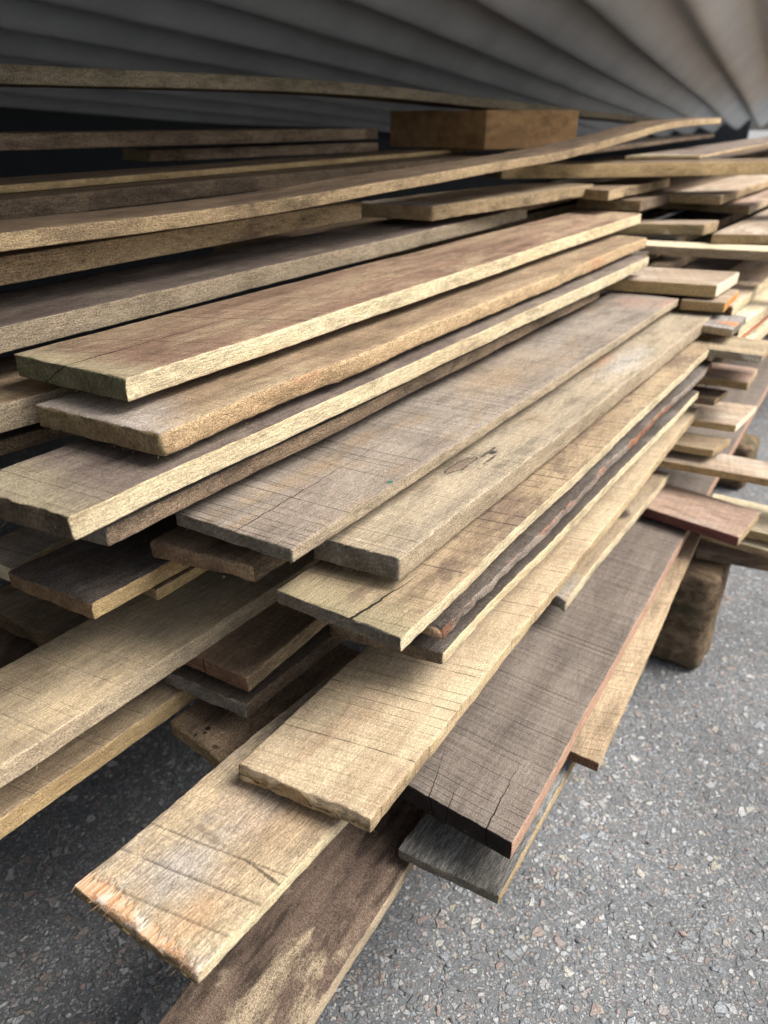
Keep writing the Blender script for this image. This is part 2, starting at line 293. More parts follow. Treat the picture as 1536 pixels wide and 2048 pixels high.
def board_mesh(name, L, wd, th, mats, step=.005, seed=0, skew0=0, skew1=0, r=.0016, wob=.0012, rough=.0004, bend=None, endr=.0009, warp=.001, tearz=0, chip=0):
    rr = min(r, th*.3)
    xs = grid_lines(L, step, rr); ys = grid_lines(wd, min(step*1.6, .008), rr); zs = grid_lines(th, th/4.0, rr)
    V, F, Mi = [], [], []; off = 0
    def face(A, B, fn, mi, flip):
        nonlocal off
        a, b = np.meshgrid(A, B, indexing='ij'); V.append(fn(a.ravel(), b.ravel()))
        na, nb = len(A), len(B)
        i = (np.arange(na-1)[:, None]*nb + np.arange(nb-1)[None, :]).ravel() + off
        q = np.stack([i, i+nb, i+nb+1, i+1], 1)
        if flip: q = q[:, ::-1]
        F.append(q); Mi.append(np.full(len(q), mi)); off += na*nb
    o = lambda a, v: np.full_like(a, v)
    face(xs, ys, lambda a, b: np.stack([a, b, o(a, 0.)], 1), 0, False)
    face(xs, ys, lambda a, b: np.stack([a, b, o(a, -th)], 1), 1, True)
    face(xs, zs, lambda a, b: np.stack([a, o(a, 0.), -b], 1), 2, True)
    face(xs, zs, lambda a, b: np.stack([a, o(a, wd), -b], 1), 3, False)
    face(ys, zs, lambda a, b: np.stack([o(a, 0.), a, -b], 1), 4, False)
    face(ys, zs, lambda a, b: np.stack([o(a, L), a, -b], 1), 5, True)
    P = np.concatenate(V); F = np.concatenate(F); Mi = np.concatenate(Mi)
    lo = np.array([0, 0, -th]) + rr; hi = np.array([L, wd, 0]) - rr
    c = np.clip(P, lo, hi); dv = P - c; ln = np.linalg.norm(dv, axis=1, keepdims=True); ln[ln == 0] = 1
    Q = c + dv/ln*rr
    sd = P + np.array([seed*3.7, seed*1.3, seed*2.1])
    ty = P[:, 1]/wd; tx = P[:, 0]/L
    # wandering sawn edges, different on both sides
    ew = fb(np.stack([sd[:, 0], np.round(ty)*5 + 0*ty, 0*ty + seed], 1), (9, 1, 1), 3)
    e2 = fb(np.stack([sd[:, 0], np.round(ty)*5 + 0*ty, sd[:, 2]], 1), (130, 1, 150), 2)
    wgt = (ty - .5)*2
    Q[:, 1] += wgt*(ew*wob + e2*rough)
    Q[:, 2] += fb(np.stack([sd[:, 0], sd[:, 1]*2, 0*ty], 1), (4, 4, 1), 2)*warp*.6 + vnoise(sd*np.array([160, 260, 200]))*rough*.45
    endw = np.clip(1 - P[:, 0]/.02, 0, 1) ; endw2 = np.clip(1 - (L - P[:, 0])/.02, 0, 1)
    en = .45*fb(sd*np.array([0, 1, 1]) + seed, (1, 40, 40), 2) + .7*vnoise(sd*np.array([0, 420, 420]))
    Q[:, 0] += en*endr*(endw - endw2)
    if tearz:          # front arris torn away in chips
        t = np.clip(1.1*fb(np.stack([sd[:, 1], 0*ty, 0*ty + seed], 1), (45, 1, 1), 2) + .9*vnoise(np.stack([sd[:, 1]*420, 0*ty, 0*ty + seed], 1)) + .45, 0, 1.7)*tearz
        tipm = np.clip((t - P[:, 0])/np.maximum(t, 1e-4), 0, 1)*(P[:, 2] > -th*.5)
        Q[:, 2] -= tipm*th*.42
        Q[:, 0] += (P[:, 0] < rr)*np.clip(P[:, 2]/th + .55, 0, 1)*t*.35
    if chip:           # rounded, worn front-right corner
        kk = np.clip(1 - P[:, 0]/chip, 0, 1)*np.clip(1 - P[:, 1]/chip, 0, 1)
        Q[:, 2] -= kk*th*.35; Q[:, 0] += kk*chip*.25*(P[:, 0] < chip); Q[:, 1] += kk*chip*.2
    Q[:, 0] += (skew0*(1 - tx) + skew1*tx)*ty
    if bend is not None:
        bx, bz = np.array(bend[0]), np.array(bend[1]); m_ = np.gradient(bz, bx)
        i = np.clip(np.searchsorted(bx, P[:, 0]) - 1, 0, len(bx)-2); hh = bx[i+1] - bx[i]; t = np.clip((P[:, 0] - bx[i])/hh, 0, 1)
        Q[:, 2] += (2*t**3-3*t**2+1)*bz[i] + (t**3-2*t**2+t)*hh*m_[i] + (-2*t**3+3*t**2)*bz[i+1] + (t**3-t**2)*hh*m_[i+1]
    me = bpy.data.meshes.new(name)
    me.vertices.add(len(Q)); me.vertices.foreach_set('co', Q.ravel())
    me.loops.add(F.size); me.loops.foreach_set('vertex_index', F.ravel())
    me.polygons.add(len(F)); me.polygons.foreach_set('loop_start', np.arange(len(F))*4)
    me.polygons.foreach_set('material_index', Mi.astype(np.int32)); me.polygons.foreach_set('use_smooth', np.ones(len(F), bool))
    me.update(calc_edges=True)
    top, bot, right, left, front, back = mats
    for k in (top, bot, right, left, front, back): me.materials.append(mat(k))
    bm = bmesh.new(); bm.from_mesh(me); bmesh.ops.remove_doubles(bm, verts=bm.verts, dist=2e-6); bm.to_mesh(me); bm.free()
    return me

def splinters(parent, rng, spots, key, wid=.00022):
    "thin torn fibres; spots = list of (point, direction, length) in the board's own axes"
    vs_, fs = [], []
    for p, dr, ln in spots:
        p = Vector(p); dr = Vector(dr).normalized()
        sd = dr.orthogonal().normalized(); sd2 = dr.cross(sd)
        droop = Vector((rng.uniform(-.5, .5), rng.uniform(-.5, .5), rng.uniform(-.5, .4)))*ln*.5
        b = len(vs_); n = 4
        for i in range(n):
            t = i/(n-1); c = p + dr*ln*t + droop*t*t; ww = wid*(1 - .85*t)
            for a in range(3):
                an = a*2.094; vs_.append(c + sd*math.cos(an)*ww + sd2*math.sin(an)*ww)
        for i in range(n-1):
            for a in range(3):
                fs.append((b+i*3+a, b+i*3+(a+1) % 3, b+i*3+3+(a+1) % 3, b+i*3+3+a))
    me = bpy.data.meshes.new('splinters'); me.from_pydata(vs_, [], fs); me.materials.append(mat(key))
    o = bpy.data.objects.new('splinters', me); C.objects.link(o); o.parent = parent; o['kind'] = 'stuff'
    return o

NB = [0]; DEBUG = False
def board(label, FR, far, h, th=.022, FL=None, wd=None, top='tan', side='s_tan', end='e_brown', far_end=None, left=None, step=.005, hb=None,
          skew=None, group='long boards lying along the pile', fuzz=0, curve=None, ext=0, name='wooden_board', cat='board', zoff=0, BK=None, slivers=0, **kw):
    """a board from where the photo shows the near right corner of its top (FR), a point further along that edge (far),
    optionally the near left corner (FL); h = depth of its top below the camera, hb = depth at 'far' when it is not level"""
    NB[0] += 1; seed = NB[0]
    a = W(FR[0], FR[1], h); b = W(far[0], far[1], hb if hb is not None else h)
    xd = b - a; L = xd.length + ext; xd.normalize(); yd = Vector((0, 0, 1)).cross(xd).normalized(); zd = xd.cross(yd)
    sk = 0
    if FL is not None:
        v = W(FL[0], FL[1], h) - a; wd2 = v.dot(yd); sk = v.dot(xd)
        if wd is None: wd = wd2
        sk *= wd/wd2
    sk1 = 0
    if BK is not None:
        v = W(BK[0], BK[1], h) - b; wd = v.dot(yd); sk1 = v.dot(xd); sk = sk1
    if skew is not None: sk = skew
    bend = None
    if curve is not None: bend = ([c[0] for c in curve], [c[1] for c in curve])
    me = board_mesh(name, L, wd, th, (top, top, side, left or side, end, far_end or end), step, seed, sk, sk1, bend=bend, **kw)
    o = bpy.data.objects.new(name, me); C.objects.link(o)
    R = Matrix((xd, yd, zd)).transposed().to_4x4(); R.translation = a + Vector((0, 0, zoff)); o.matrix_world = R
    tag(o, label, cat, group)
    if fuzz:
        rng = random.Random(seed); sp = []
        for i in range(int(fuzz*.45)):
            t = rng.random(); y = rng.random()*wd; x0 = sk*y/wd
            if t < .55: sp.append(((x0 + .0005, y, -th + rng.random()**2*th*.3), (-1, rng.uniform(-.8, .8), rng.uniform(-1.2, .2)), rng.uniform(.001, .0026)*(1 if rng.random() < .9 else 2.5)))
            elif t < .7: sp.append(((x0 + .0005, y, -rng.random()**2*th*.3), (-1, rng.uniform(-.8, .8), rng.uniform(-.2, .9)), rng.uniform(.001, .0035)))
            else: sp.append(((rng.random()*min(L, .6), .0003, (-th if rng.random() < .6 else -.0005)), (rng.uniform(-1, 1), -1, rng.uniform(-.6, .6)), rng.uniform(.0015, .006)))
        splinters(o, rng, sp, 's_grey' if rng.random() < .5 else 's_tan')
    if slivers:
        rng = random.Random(seed + 9); sp = []
        for i in range(slivers):
            y = rng.random()*wd; x0 = sk*y/wd
            sp.append(((x0 + rng.uniform(.001, .009), y, -rng.uniform(.0, .002)), (-1, rng.uniform(-.25, .25), rng.uniform(-.45, .05)), rng.uniform(.002, .005)*(1 if rng.random() < .85 else 2.2)))
        splinters(o, rng, sp, 'tornfibre', .0004)
    if DEBUG: print('BOARD', NB[0], 'L%.3f w%.3f' % (L, wd), label)
    return o

# ------------------------------------------------------------------ ground
def asphalt():
    s = N('asphalt'); tc = s.n('ShaderNodeTexCoord'); p = tc.outputs['Object']
    wv = s.noise(p, 30, 3); pw = s.n('ShaderNodeVectorMath', operation='MULTIPLY_ADD')
    s.L(s.vec(wv, wv, 0), pw.inputs[0]); pw.inputs[1].default_value = (.012, .012, 0); s.L(p, pw.inputs[2]); pw = pw.outputs[0]
    def stones(scale, thr, seedv):
        v = s.n('ShaderNodeTexVoronoi', feature='F1'); q = s.n('ShaderNodeVectorMath', operation='ADD'); s.L(pw, q.inputs[0]); q.inputs[1].default_value = (seedv, seedv*2.3, 0)
        s.L(q.outputs[0], v.inputs['Vector']); v.inputs['Scale'].default_value = scale; v.inputs['Randomness'].default_value = 1
        e = s.n('ShaderNodeTexVoronoi', feature='DISTANCE_TO_EDGE'); s.L(q.outputs[0], e.inputs['Vector']); e.inputs['Scale'].default_value = scale
        sp = s.n('ShaderNodeSeparateColor'); s.L(v.outputs['Color'], sp.inputs[0]); r, g, b = sp.outputs
        mask = s.math('MULTIPLY', s.sstep(e.outputs['Distance'], .05, .14), s.math('GREATER_THAN', r, thr))
        cr = s.n('ShaderNodeValToRGB'); el = cr.color_ramp.elements
        stops = [(0, (.095, .10, .11)), (.2, (.165, .175, .185)), (.38, (.225, .236, .248)), (.52, (.30, .33, .36)), (.62, (.33, .27, .235)), (.72, (.27, .205, .18)), (.8, (.36, .365, .37)), (.93, (.56, .57, .57)), (1, (.38, .34, .25))]
        el[0].position, el[0].color = stops[0][0], stops[0][1] + (1,); el[1].position, el[1].color = stops[-1][0], stops[-1][1] + (1,)
        for po, co in stops[1:-1]:
            x = el.new(po); x.color = co + (1,)
        s.L(g, cr.inputs[0])
        return mask, cr.outputs[0], b
    n1 = s.noise(p, 900, 3, .7); n2 = s.noise(p, 5, 4, .6); n3 = s.noise(p, 1.6, 3, .6)
    base = s.mix(n1, (.042, .046, .050), (.20, .21, .222))
    m3, c3, b3 = stones(330, .25, 1.7); m2, c2, b2 = stones(165, .5, 5.1); m1, c1, b1 = stones(84, .86, 9.4)
    col = s.mix(s.math('MULTIPLY', m3, .6), base, c3); col = s.mix(s.math('MULTIPLY', m2, .7), col, c2); col = s.mix(s.math('MULTIPLY', m1, .8), col, c1)
    k = s.math('MULTIPLY', s.math('MULTIPLY_ADD', n2, .9, .55), s.math('MULTIPLY_ADD', n3, .7, .65))
    k = s.math('MULTIPLY', k, s.math('MULTIPLY_ADD', n1, .5, .78))
    col = s.mix(1.0, col, s.vec(k, k, k), 'MULTIPLY')
    h = s.math('ADD', s.math('MULTIPLY', n1, .35), s.math('ADD', s.math('MULTIPLY', m3, .35), s.math('ADD', s.math('MULTIPLY', m2, .7), s.math('MULTIPLY', m1, .9))))
    return s.finish(col, h, .003, 1.0, .62, .45)
me = bpy.data.meshes.new('asphalt_ground'); R_ = 60
me.from_pydata([(-R_, -R_, 0), (R_, -R_, 0), (R_, R_, 0), (-R_, R_, 0)], [], [(0, 1, 2, 3)]); me.materials.append(asphalt())
tag(bpy.data.objects.new('asphalt_ground', me), kind='structure'); C.objects.link(bpy.data.objects['asphalt_ground'])

# ------------------------------------------------------------------ corrugated roof over the pile
def roof_mat():
    s = N('painted_corrugated_steel'); s.coords()
    n = s.noise(s.obj, 3, 5, .6); n2 = s.noise(s.obj, 60, 4, .7)
    col = s.mix(s.sstep(n, .35, .7), (.62, .655, .67), (.50, .53, .545))
    col = s.mix(s.sstep(n2, .62, .72, 0, .35), col, (.16, .12, .09))
    return s.finish(col, n2, .0008, .5, .42, .5)
RD = Vector((802, 1613, 0)).normalized(); RN = Vector((RD.y, -RD.x, 0))      # along the ribs / towards the open side
SLOPE = -.055; PITCHR = .20; CROSS = .12
def roof(edge=-.10, width=5.0, y0=-1.3, y1=8.2, z0=G + .40, depth=.07, t=.0012):
    prof = []
    k = 0
    while k*PITCHR < width:
        b = edge - k*PITCHR
        for f, zz in [(q/16.0, .5 - .5*math.cos(q/16.0*2*math.pi) if q else 0.0) for q in range(16)]:
            prof.append((b - f*PITCHR, zz*depth))
        k += 1
    ys = np.linspace(y0, y1, 40); V = []; F = []
    n = len(prof)
    for lay in (0, t):
        for y in ys:
            for (a, zz) in prof:
                p = RN*a + RD*y; V.append((p.x, p.y, z0 + SLOPE*y + CROSS*(a - edge) + zz + lay + .004*math.sin(y*1.7 + a*2)))
    m = len(ys)*n
    for j in range(len(ys)-1):
        for i in range(n-1):
            q = j*n + i
            F.append((q, q+1, q+1+n, q+n)); F.append((m+q+n, m+q+1+n, m+q+1, m+q))
    for j in range(len(ys)-1):
        q = j*n; F.append((q, q+n, m+q+n, m+q)); q = j*n+n-1; F.append((q+n, q, m+q, m+q+n))
    for i in range(n-1):
        F.append((i+1, i, m+i, m+i+1)); q = (len(ys)-1)*n+i; F.append((q, q+1, m+q+1, m+q))
    me = bpy.data.meshes.new('corrugated_roof'); me.from_pydata(V, [], F); me.polygons.foreach_set('use_smooth', [True]*len(F)); me.set_sharp_from_angle(angle=math.radians(50))
    me.materials.append(roof_mat())
    o = bpy.data.objects.new('corrugated_roof', me); C.objects.link(o)
    return tag(o, 'pale grey corrugated metal sheeting hanging low over the whole timber pile', 'roof sheet')
roof()
def wall(name, label, pts, h, t=.1):
    "upright panel along a polyline on the ground"
    s = N('dark_blocking_wall'); s.coords()
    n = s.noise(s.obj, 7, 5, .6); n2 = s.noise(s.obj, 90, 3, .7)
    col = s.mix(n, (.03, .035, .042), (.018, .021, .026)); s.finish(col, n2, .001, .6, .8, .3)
    bm = bmesh.new(); pts = [Vector((x, y, 0)) for x, y in pts]
    off = []
    for i, p in enumerate(pts):
        d0 = (pts[min(i+1, len(pts)-1)] - pts[max(i-1, 0)]).normalized(); off.append(Vector((-d0.y, d0.x, 0))*t)
    a = [bm.verts.new(p) for p in pts]; b = [bm.verts.new(p + o_) for p, o_ in zip(pts, off)]
    a2 = [bm.verts.new(p + Vector((0, 0, h))) for p in pts]; b2 = [bm.verts.new(p + o_ + Vector((0, 0, h))) for p, o_ in zip(pts, off)]
    for i in range(len(pts)-1):
        for q in ((a[i], a[i+1], a2[i+1], a2[i]), (b[i+1], b[i], b2[i], b2[i+1]), (a2[i], a2[i+1], b2[i+1], b2[i])): bm.faces.new(q)
    for i in (0, -1): bm.faces.new((a[i], b[i], b2[i], a2[i]))
    bmesh.ops.recalc_face_normals(bm, faces=bm.faces)
    me = bpy.data.meshes.new(name); bm.to_mesh(me); bm.free(); me.materials.append(s.m)
    o = bpy.data.objects.new(name, me); C.objects.link(o)
    return tag(o, label, 'added wall')
def UN(u, n): return (.565*u + .825*n, .825*u - .565*n)
wall('light_blocking_wall', 'dark wall added to keep light out behind and left of the timber pile, under the metal sheeting', [UN(-.75, .3), UN(-.95, -2.3), UN(7.5, -3.2), UN(8.2, -1.55)], G + .42)  # added to block light; its return behind the camera is unseen

# ------------------------------------------------------------------ bearers on the ground
U = Vector((.565, .825, 0)); NV = Vector((.825, -.565, 0))
def bearer_mat():
    s = N('damp_mossy_timber'); s.coords()
    a = s.noise(s.vm(s.p, (22, 90, 60)), 1, 8, .75, .6); b = s.noise(s.p, 18, 5, .65); f = s.noise(s.p, 420, 3, .7)
    col = s.mix(s.sstep(a, .35, .65), (.085, .06, .04), (.25, .18, .115))
    col = s.mix(s.sstep(b, .48, .66, 0, .75), col, (.10, .095, .05)); col = s.mix(s.sstep(s.noise(s.p, 9, 4), .55, .68, 0, .6), col, (.055, .048, .04))
    k = s.math('MULTIPLY_ADD', f, 1.8, .2); col = s.mix(1.0, col, s.vec(k, k, k), 'MULTIPLY')
    return s.finish(col, s.math('ADD', a, s.math('MULTIPLY', f, .6)), .004, 1.0, .95, .1)
BM = bearer_mat()
MAKE['bearer'] = lambda: BM
def bearer(label, px, py, wdt, hgt, ln):
    c = W(px, py, G); c.z = 0                                     # near right bottom corner on the asphalt
    me = board_mesh('timber_bearer', ln, wdt, hgt, ('bearer',)*6, .012, 77 + ln*10, r=.018, wob=.005, rough=.005, endr=.006, warp=.004)
    o = bpy.data.objects.new('timber_bearer', me); C.objects.link(o)
    xd, yd, zd = -NV, -U, Vector((0, 0, 1))
    R = Matrix((xd, yd, zd)).transposed().to_4x4(); R.translation = c + U*wdt + Vector((0, 0, hgt)); o.matrix_world = R
    return tag(o, label, 'timber bearer', 'square bearers under the timber pile')
bearer('thick mossy brown timber bearer standing on the asphalt under the near boards', 1392, 1352, .11, .188, .95)
bearer('mossy bearer further back, half seen behind the crosswise board ends', 1486, 985, .11, .12, .95)

# ------------------------------------------------------------------ the timber pile, long boards
LG = 'long boards lying along the pile'; CG = 'short boards lying crosswise in the pile'
# top left: boards of which only the long edges show
board('thin bowed board spanning the top, free against the corrugated roof', (-160, 112), (768, 170), -.0558, .0200, wd=.10, top='brown', side='s_mold', end='e_brown', hb=-.0558,
      ext=2.4, step=.012, curve=[(0, -.003), (.85, 0), (1.34, -.0138), (2.24, -.0378), (3.1, -.060), (3.6, -.070)], wob=.002)
board('long board just under the block, its speckled grey edge level across the upper left', (-200, 268), (756, 257), .0168, .020, wd=.10, top='brown', side='s_brown', end='e_brown', hb=.0205, step=.01)
board('thin board with a chipped pale front corner, tucked under the speckled grey edge', (299, 299), (716, 286), .046, .018, wd=.09, top='darkgrey', side='s_brown', end='e_tan', ext=.06, step=.008)
board('thin yellow edged board wedged behind the dark brown plank', (-160, 383), (768, 310), .066, .009, wd=.10, top='brown', side='s_gold', end='e_brown', ext=.5, step=.01)
board('dark brown rough edged plank under the thin yellow edge', (-160, 401), (768, 322), .070, .0205, wd=.10, top='brown', side='s_brown', end='e_brown', ext=.5, step=.007, wob=.003, zoff=-.006)
board('long tan board bending upward toward the far right over the others', (-160, 484), (384, 421), .0761, .0138, wd=.078, top='brown', side='s_tan', end='e_brown', step=.006,
      ext=1.8, curve=[(0, 0), (.25, 0), (.406, .0025), (.568, .0085), (.85, .018), (1.08, .027), (1.354, .046), (1.573, .0635), (1.85, .0728), (2.4, .0755)], wob=.002)
board('tan rough edged board directly beneath the bending board', (-160, 537), (715, 404), .100, .0225, wd=.11, top='mixed', side='s_tan', end='e_brown', ext=.01, step=.006, wob=.003)
board('short rough board with its pale ragged front end free below the timber block', (868, 413), (1186, 368), .112, .020, FL=(715, 405), top='mixed', side='s_tan', end='e_tan', step=.006, wob=.004, rough=.0012, endr=.002, fuzz=30)
board('grey brown board with a broad pale edge left of the topmost green ended board', (-160, 690), (900, 449), .1425, .0205, wd=.115, top='purple', side='s_grey', end='e_brown', ext=.3, step=.006, wob=.0025)
board('board with cream flecked edge poking from the left under the green ended board', (-160, 852), (420, 692), .189, .0225, wd=.12, top='mixed', side='s_grey', end='e_brown', step=.006, wob=.002)
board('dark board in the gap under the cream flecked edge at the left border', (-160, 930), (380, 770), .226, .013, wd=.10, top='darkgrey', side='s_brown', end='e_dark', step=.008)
# the near stack, top to bottom
board('topmost reddish brown board with a mossy green cracked front end', (251, 758), (1283, 427), .160, .0178, FL=(25, 708), top='brownred', side='s_pale', end='e_green', step=.004, wob=.0016, fuzz=70, endr=.0014)
board('board with grey tip and orange stained rounded edge, second under the green end', (319, 868), (1294, 474), .188, .0188, FL=(66, 806), top='mixed', side='s_orange', end='e_brown', step=.004, wob=.0022, rough=.0008, r=.0035, fuzz=130, endr=.002)
board('purplish grey board with a cream edge leaving the picture at the left', (134, 1031), (1298, 513), .2145, .0178, FL=(-85, 968), top='purple', side='s_pale', end='e_dark', step=.004, wob=.002, fuzz=50, endr=.0016)
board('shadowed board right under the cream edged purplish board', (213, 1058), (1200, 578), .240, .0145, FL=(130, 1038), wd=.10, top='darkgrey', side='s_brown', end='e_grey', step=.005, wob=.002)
board('wide flat grey weathered board with a tiny green speck near its right edge', (585, 1099), (1358, 597), .270, .0122, FL=(348, 1024), top='grey', side='s_grey', end='e_grey', step=.0035, wob=.001, fuzz=60)
board('grey tan board with a dark knot beside the flat grey board', (799, 1119), (1425, 630), .296, .0215, FL=(690, 1090), wd=.078, top='greyknot', side='s_grey', end='e_grey', step=.0035, wob=.0012, r=.002, fuzz=60, endr=.0016)
board('flecked board with a black crack in its front end and a clean pale edge', (800, 1276), (1433, 684), .325, .0128, FL=(554, 1180), top='flecked', side='s_pale', end='e_grey', step=.0035, fuzz=150, endr=.0012)
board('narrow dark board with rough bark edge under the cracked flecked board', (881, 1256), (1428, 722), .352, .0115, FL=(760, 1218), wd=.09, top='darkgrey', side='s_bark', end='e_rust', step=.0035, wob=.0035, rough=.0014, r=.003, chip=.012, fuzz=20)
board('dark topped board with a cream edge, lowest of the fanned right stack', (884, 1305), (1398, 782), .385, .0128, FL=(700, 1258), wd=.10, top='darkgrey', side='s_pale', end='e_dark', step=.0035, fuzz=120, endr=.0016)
board('broad pale tan board with regular dark saw lines lying over the torn one', (742, 1640), (1396, 818), .430, .0145, FL=(476, 1530), top='tanlight', side='s_stripe', end='e_tan', step=.0032, wob=.0014, fuzz=90, endr=.0016, tearz=.0007)
board('pale tan board with an orange torn splintery front end, nearest of all', (393, 1951), (900, 1412), .452, .0115, FL=(143, 1772), top='torn', side='s_pale', end='e_brown', step=.0028, wob=.0014, fuzz=60, endr=.0012, tearz=.005, slivers=46)
board('small pale edged board poking out below the saw lined tan board', (1133, 1199), (1341, 946), .517, .016, wd=.055, skew=0, top='tanknot', side='s_pale', end='e_grey', step=.006, chip=.01)
board('thick dark grey brown plank with a cracked front end coloured dark for its shade', (1025, 1686), (1536, 772), .565, .0235, FL=(790, 1556), top='greydark', side='s_pink', end='e_black', step=.0035, wob=.0008, fuzz=30, endr=.0006, ext=.5)
board('narrow yellowish board under the right edge of the thick dark plank', (1198, 1527), (1399, 1075), .595, .0135, wd=.085, skew=.004, top='tan', side='s_tan', end='e_red', step=.006, ext=.12)
board('silvery weathered board end under the thick dark plank', (998, 1792), (1138, 1543), .620, .0125, FL=(795, 1698), top='silver', side='s_gold', end='e_grey', step=.004, ext=.10)
board('dark mottled board with pale streaks leaving the picture at the bottom', (480, 2266), (818, 1727), .642, .0165, wd=.1055, skew=0, top='mottled', side='s_grey', end='e_dark', step=.005, ext=.35)
# left, lower layers
board('dark grey board with golden edge, its front end over the wide tan plank', (184, 1209), (560, 1005), .330, .0155, FL=(12, 1142), top='darkgrey', side='s_gold', end='e_rust', step=.004, fuzz=90, endr=.0014)
board('golden edged board peeping out beneath the dark grey board', (312, 1180), (560, 1035), .354, .0115, FL=(270, 1160), wd=.07, top='brown', side='s_gold', end='e_brown', step=.006)
board('thick brown board end with rounded corners under the flat grey board', (508, 1131), (800, 960), .299, .0165, FL=(288, 1080), top='brown', side='s_brown', end='e_rust', step=.004, r=.004, wob=.002, rough=.001, chip=.02, fuzz=60, endr=.002)
board('light grey board end at the left border beside the dark grey board', (20, 1136), (160, 1060), .336, .016, FL=(-60, 1105), top='grey', side='s_grey', end='e_pale', step=.006)
board('wide tan plank with grooved edge running out at the left', (-160, 1641), (598, 1143), .400, .0185, wd=.102, skew=0, top='tangrey', side='s_grey', end='e_brown', step=.0035, wob=.0015, fuzz=30, ext=.2)
board('brown board with ragged end under the wide tan plank at the left border', (150, 1305), (420, 1141), .436, .020, FL=(-50, 1200), top='tan', side='s_brown', end='e_rust', step=.005, wob=.002, endr=.003)
board('dark board lowest at the left border below the ragged brown end', (-100, 1480), (300, 1229), .475, .018, FL=(-330, 1335), top='brown', side='s_brown', end='e_brown', step=.008)
board('golden edged plank under the wide tan plank, running out at the lower left', (-160, 1751), (376, 1374), .463, .019, wd=.10, skew=0, top='tan', side='s_gold', end='e_brown', step=.004, ext=.25)
board('brown board with diagonal grained reddish end beside the wide tan plank', (495, 1358), (720, 1162), .418, .0165, FL=(383, 1309), wd=.10, top='brown', side='s_tan', end='e_red', step=.004, fuzz=30)
board('damp dark board with grey fuzzy end below the reddish ended board', (492, 1410), (700, 1245), .441, .0165, FL=(344, 1346), wd=.10, top='moldy', side='s_brown', end='e_grey', step=.004, wob=.002, fuzz=60, endr=.002)
board('short board with rounded corner and bark holes, above the dark asphalt', (500, 1561), (760, 1318), .480, .0185, FL=(338, 1440), top='bored', side='s_brown', end='e_brown', step=.004, r=.005, wob=.003, rough=.001, endr=.002)

# ------------------------------------------------------------------ crosswise boards; their near long edge runs left to right
def cross(label, L, R, h, th, BK=None, wd=None, top='dusty', side='s_gold', end='e_pale', **k):
    board(label, L, R, h, th, BK=BK, wd=wd, top=top, side=side, end='e_brown', far_end=end, group=CG, step=k.pop('step', .006), **k)
cross('longest crosswise board, golden edged, under the bending board at the far right', (1004, 329), (1740, 319), .078, .0255, wd=.10, top='brown', skew=0, step=.01)
cross('crosswise board with white paint flecks on its edge below the longest one', (1110, 389), (1470, 400), .165, .0245, BK=(1490, 391), side='s_white', end='e_tan')
cross('crosswise board with three white flecks, topping the dark gap', (1222, 446), (1410, 449), .188, .0215, BK=(1439, 441), side='s_white', end='e_tan')
cross('wide pale crosswise board with rough brown edge over the black gap', (1262, 489), (1700, 511), .215, .0165, wd=.07, skew=0, top='pale', side='s_grey')
cross('crosswise board with a bright cream sawn end below the black gap', (1200, 556), (1435, 571), .247, .0205, BK=(1479, 544), side='s_gold', end='e_pale')
cross('crosswise board with a bright orange sawn end', (1362, 599), (1451, 606), .272, .0165, BK=(1479, 580), end='e_orange')
cross('grey crosswise board with an orange stain on its top', (1380, 646), (1466, 659), .300, .0125, BK=(1495, 632), top='stained', side='s_grey', end='e_grey')
cross('weathered crosswise board with chalky torn underside', (1405, 696), (1525, 712), .325, .0125, BK=(1548, 682), top='tangrey', side='s_chalk', end='e_tan', wob=.002, rough=.0012)
cross('clean crosswise board with pinkish top, under the weathered one', (1372, 748), (1497, 766), .375, .0135, BK=(1517, 736), top='reddish', end='e_tan')
cross('short dark brown crosswise board in deep shade', (1340, 786), (1431, 799), .402, .0115, BK=(1456, 781), top='brown', side='s_brown', end='e_tan')
cross('crosswise board with cream end, lying upper of the two light ones', (1350, 834), (1473, 851), .445, .0125, BK=(1514, 812), top='dusty', end='e_pale')
cross('tan crosswise board end, lower of the two light ones beside the saw lined board', (1310, 881), (1428, 900), .468, .0125, BK=(1463, 877), top='tan', end='e_tan')
cross('long crosswise board with dusty top reaching the right border', (1285, 913), (1720, 992), .493, .0125, wd=.075, skew=0, top='dusty', side='s_gold')
cross('dusty pink crosswise board with a dark red edge', (1240, 999), (1479, 1075), .540, .0165, BK=(1523, 1022), top='reddish', side='s_maroon', end='e_tan', r=.003)
cross('cream crosswise board behind the dark red edged board', (1400, 1035), (1640, 1094), .567, .0145, wd=.105, skew=0, top='pale', side='s_gold')
cross('pale crosswise board second below the dark red edged board', (1400, 1063), (1640, 1131), .590, .0130, wd=.08, skew=0, top='pale', side='s_tan')
cross('brown crosswise board resting on the mossy bearer', (1392, 1103), (1546, 1131), .6215, .0135, wd=.085, skew=0, top='reddish', side='s_brown', end='e_pale')

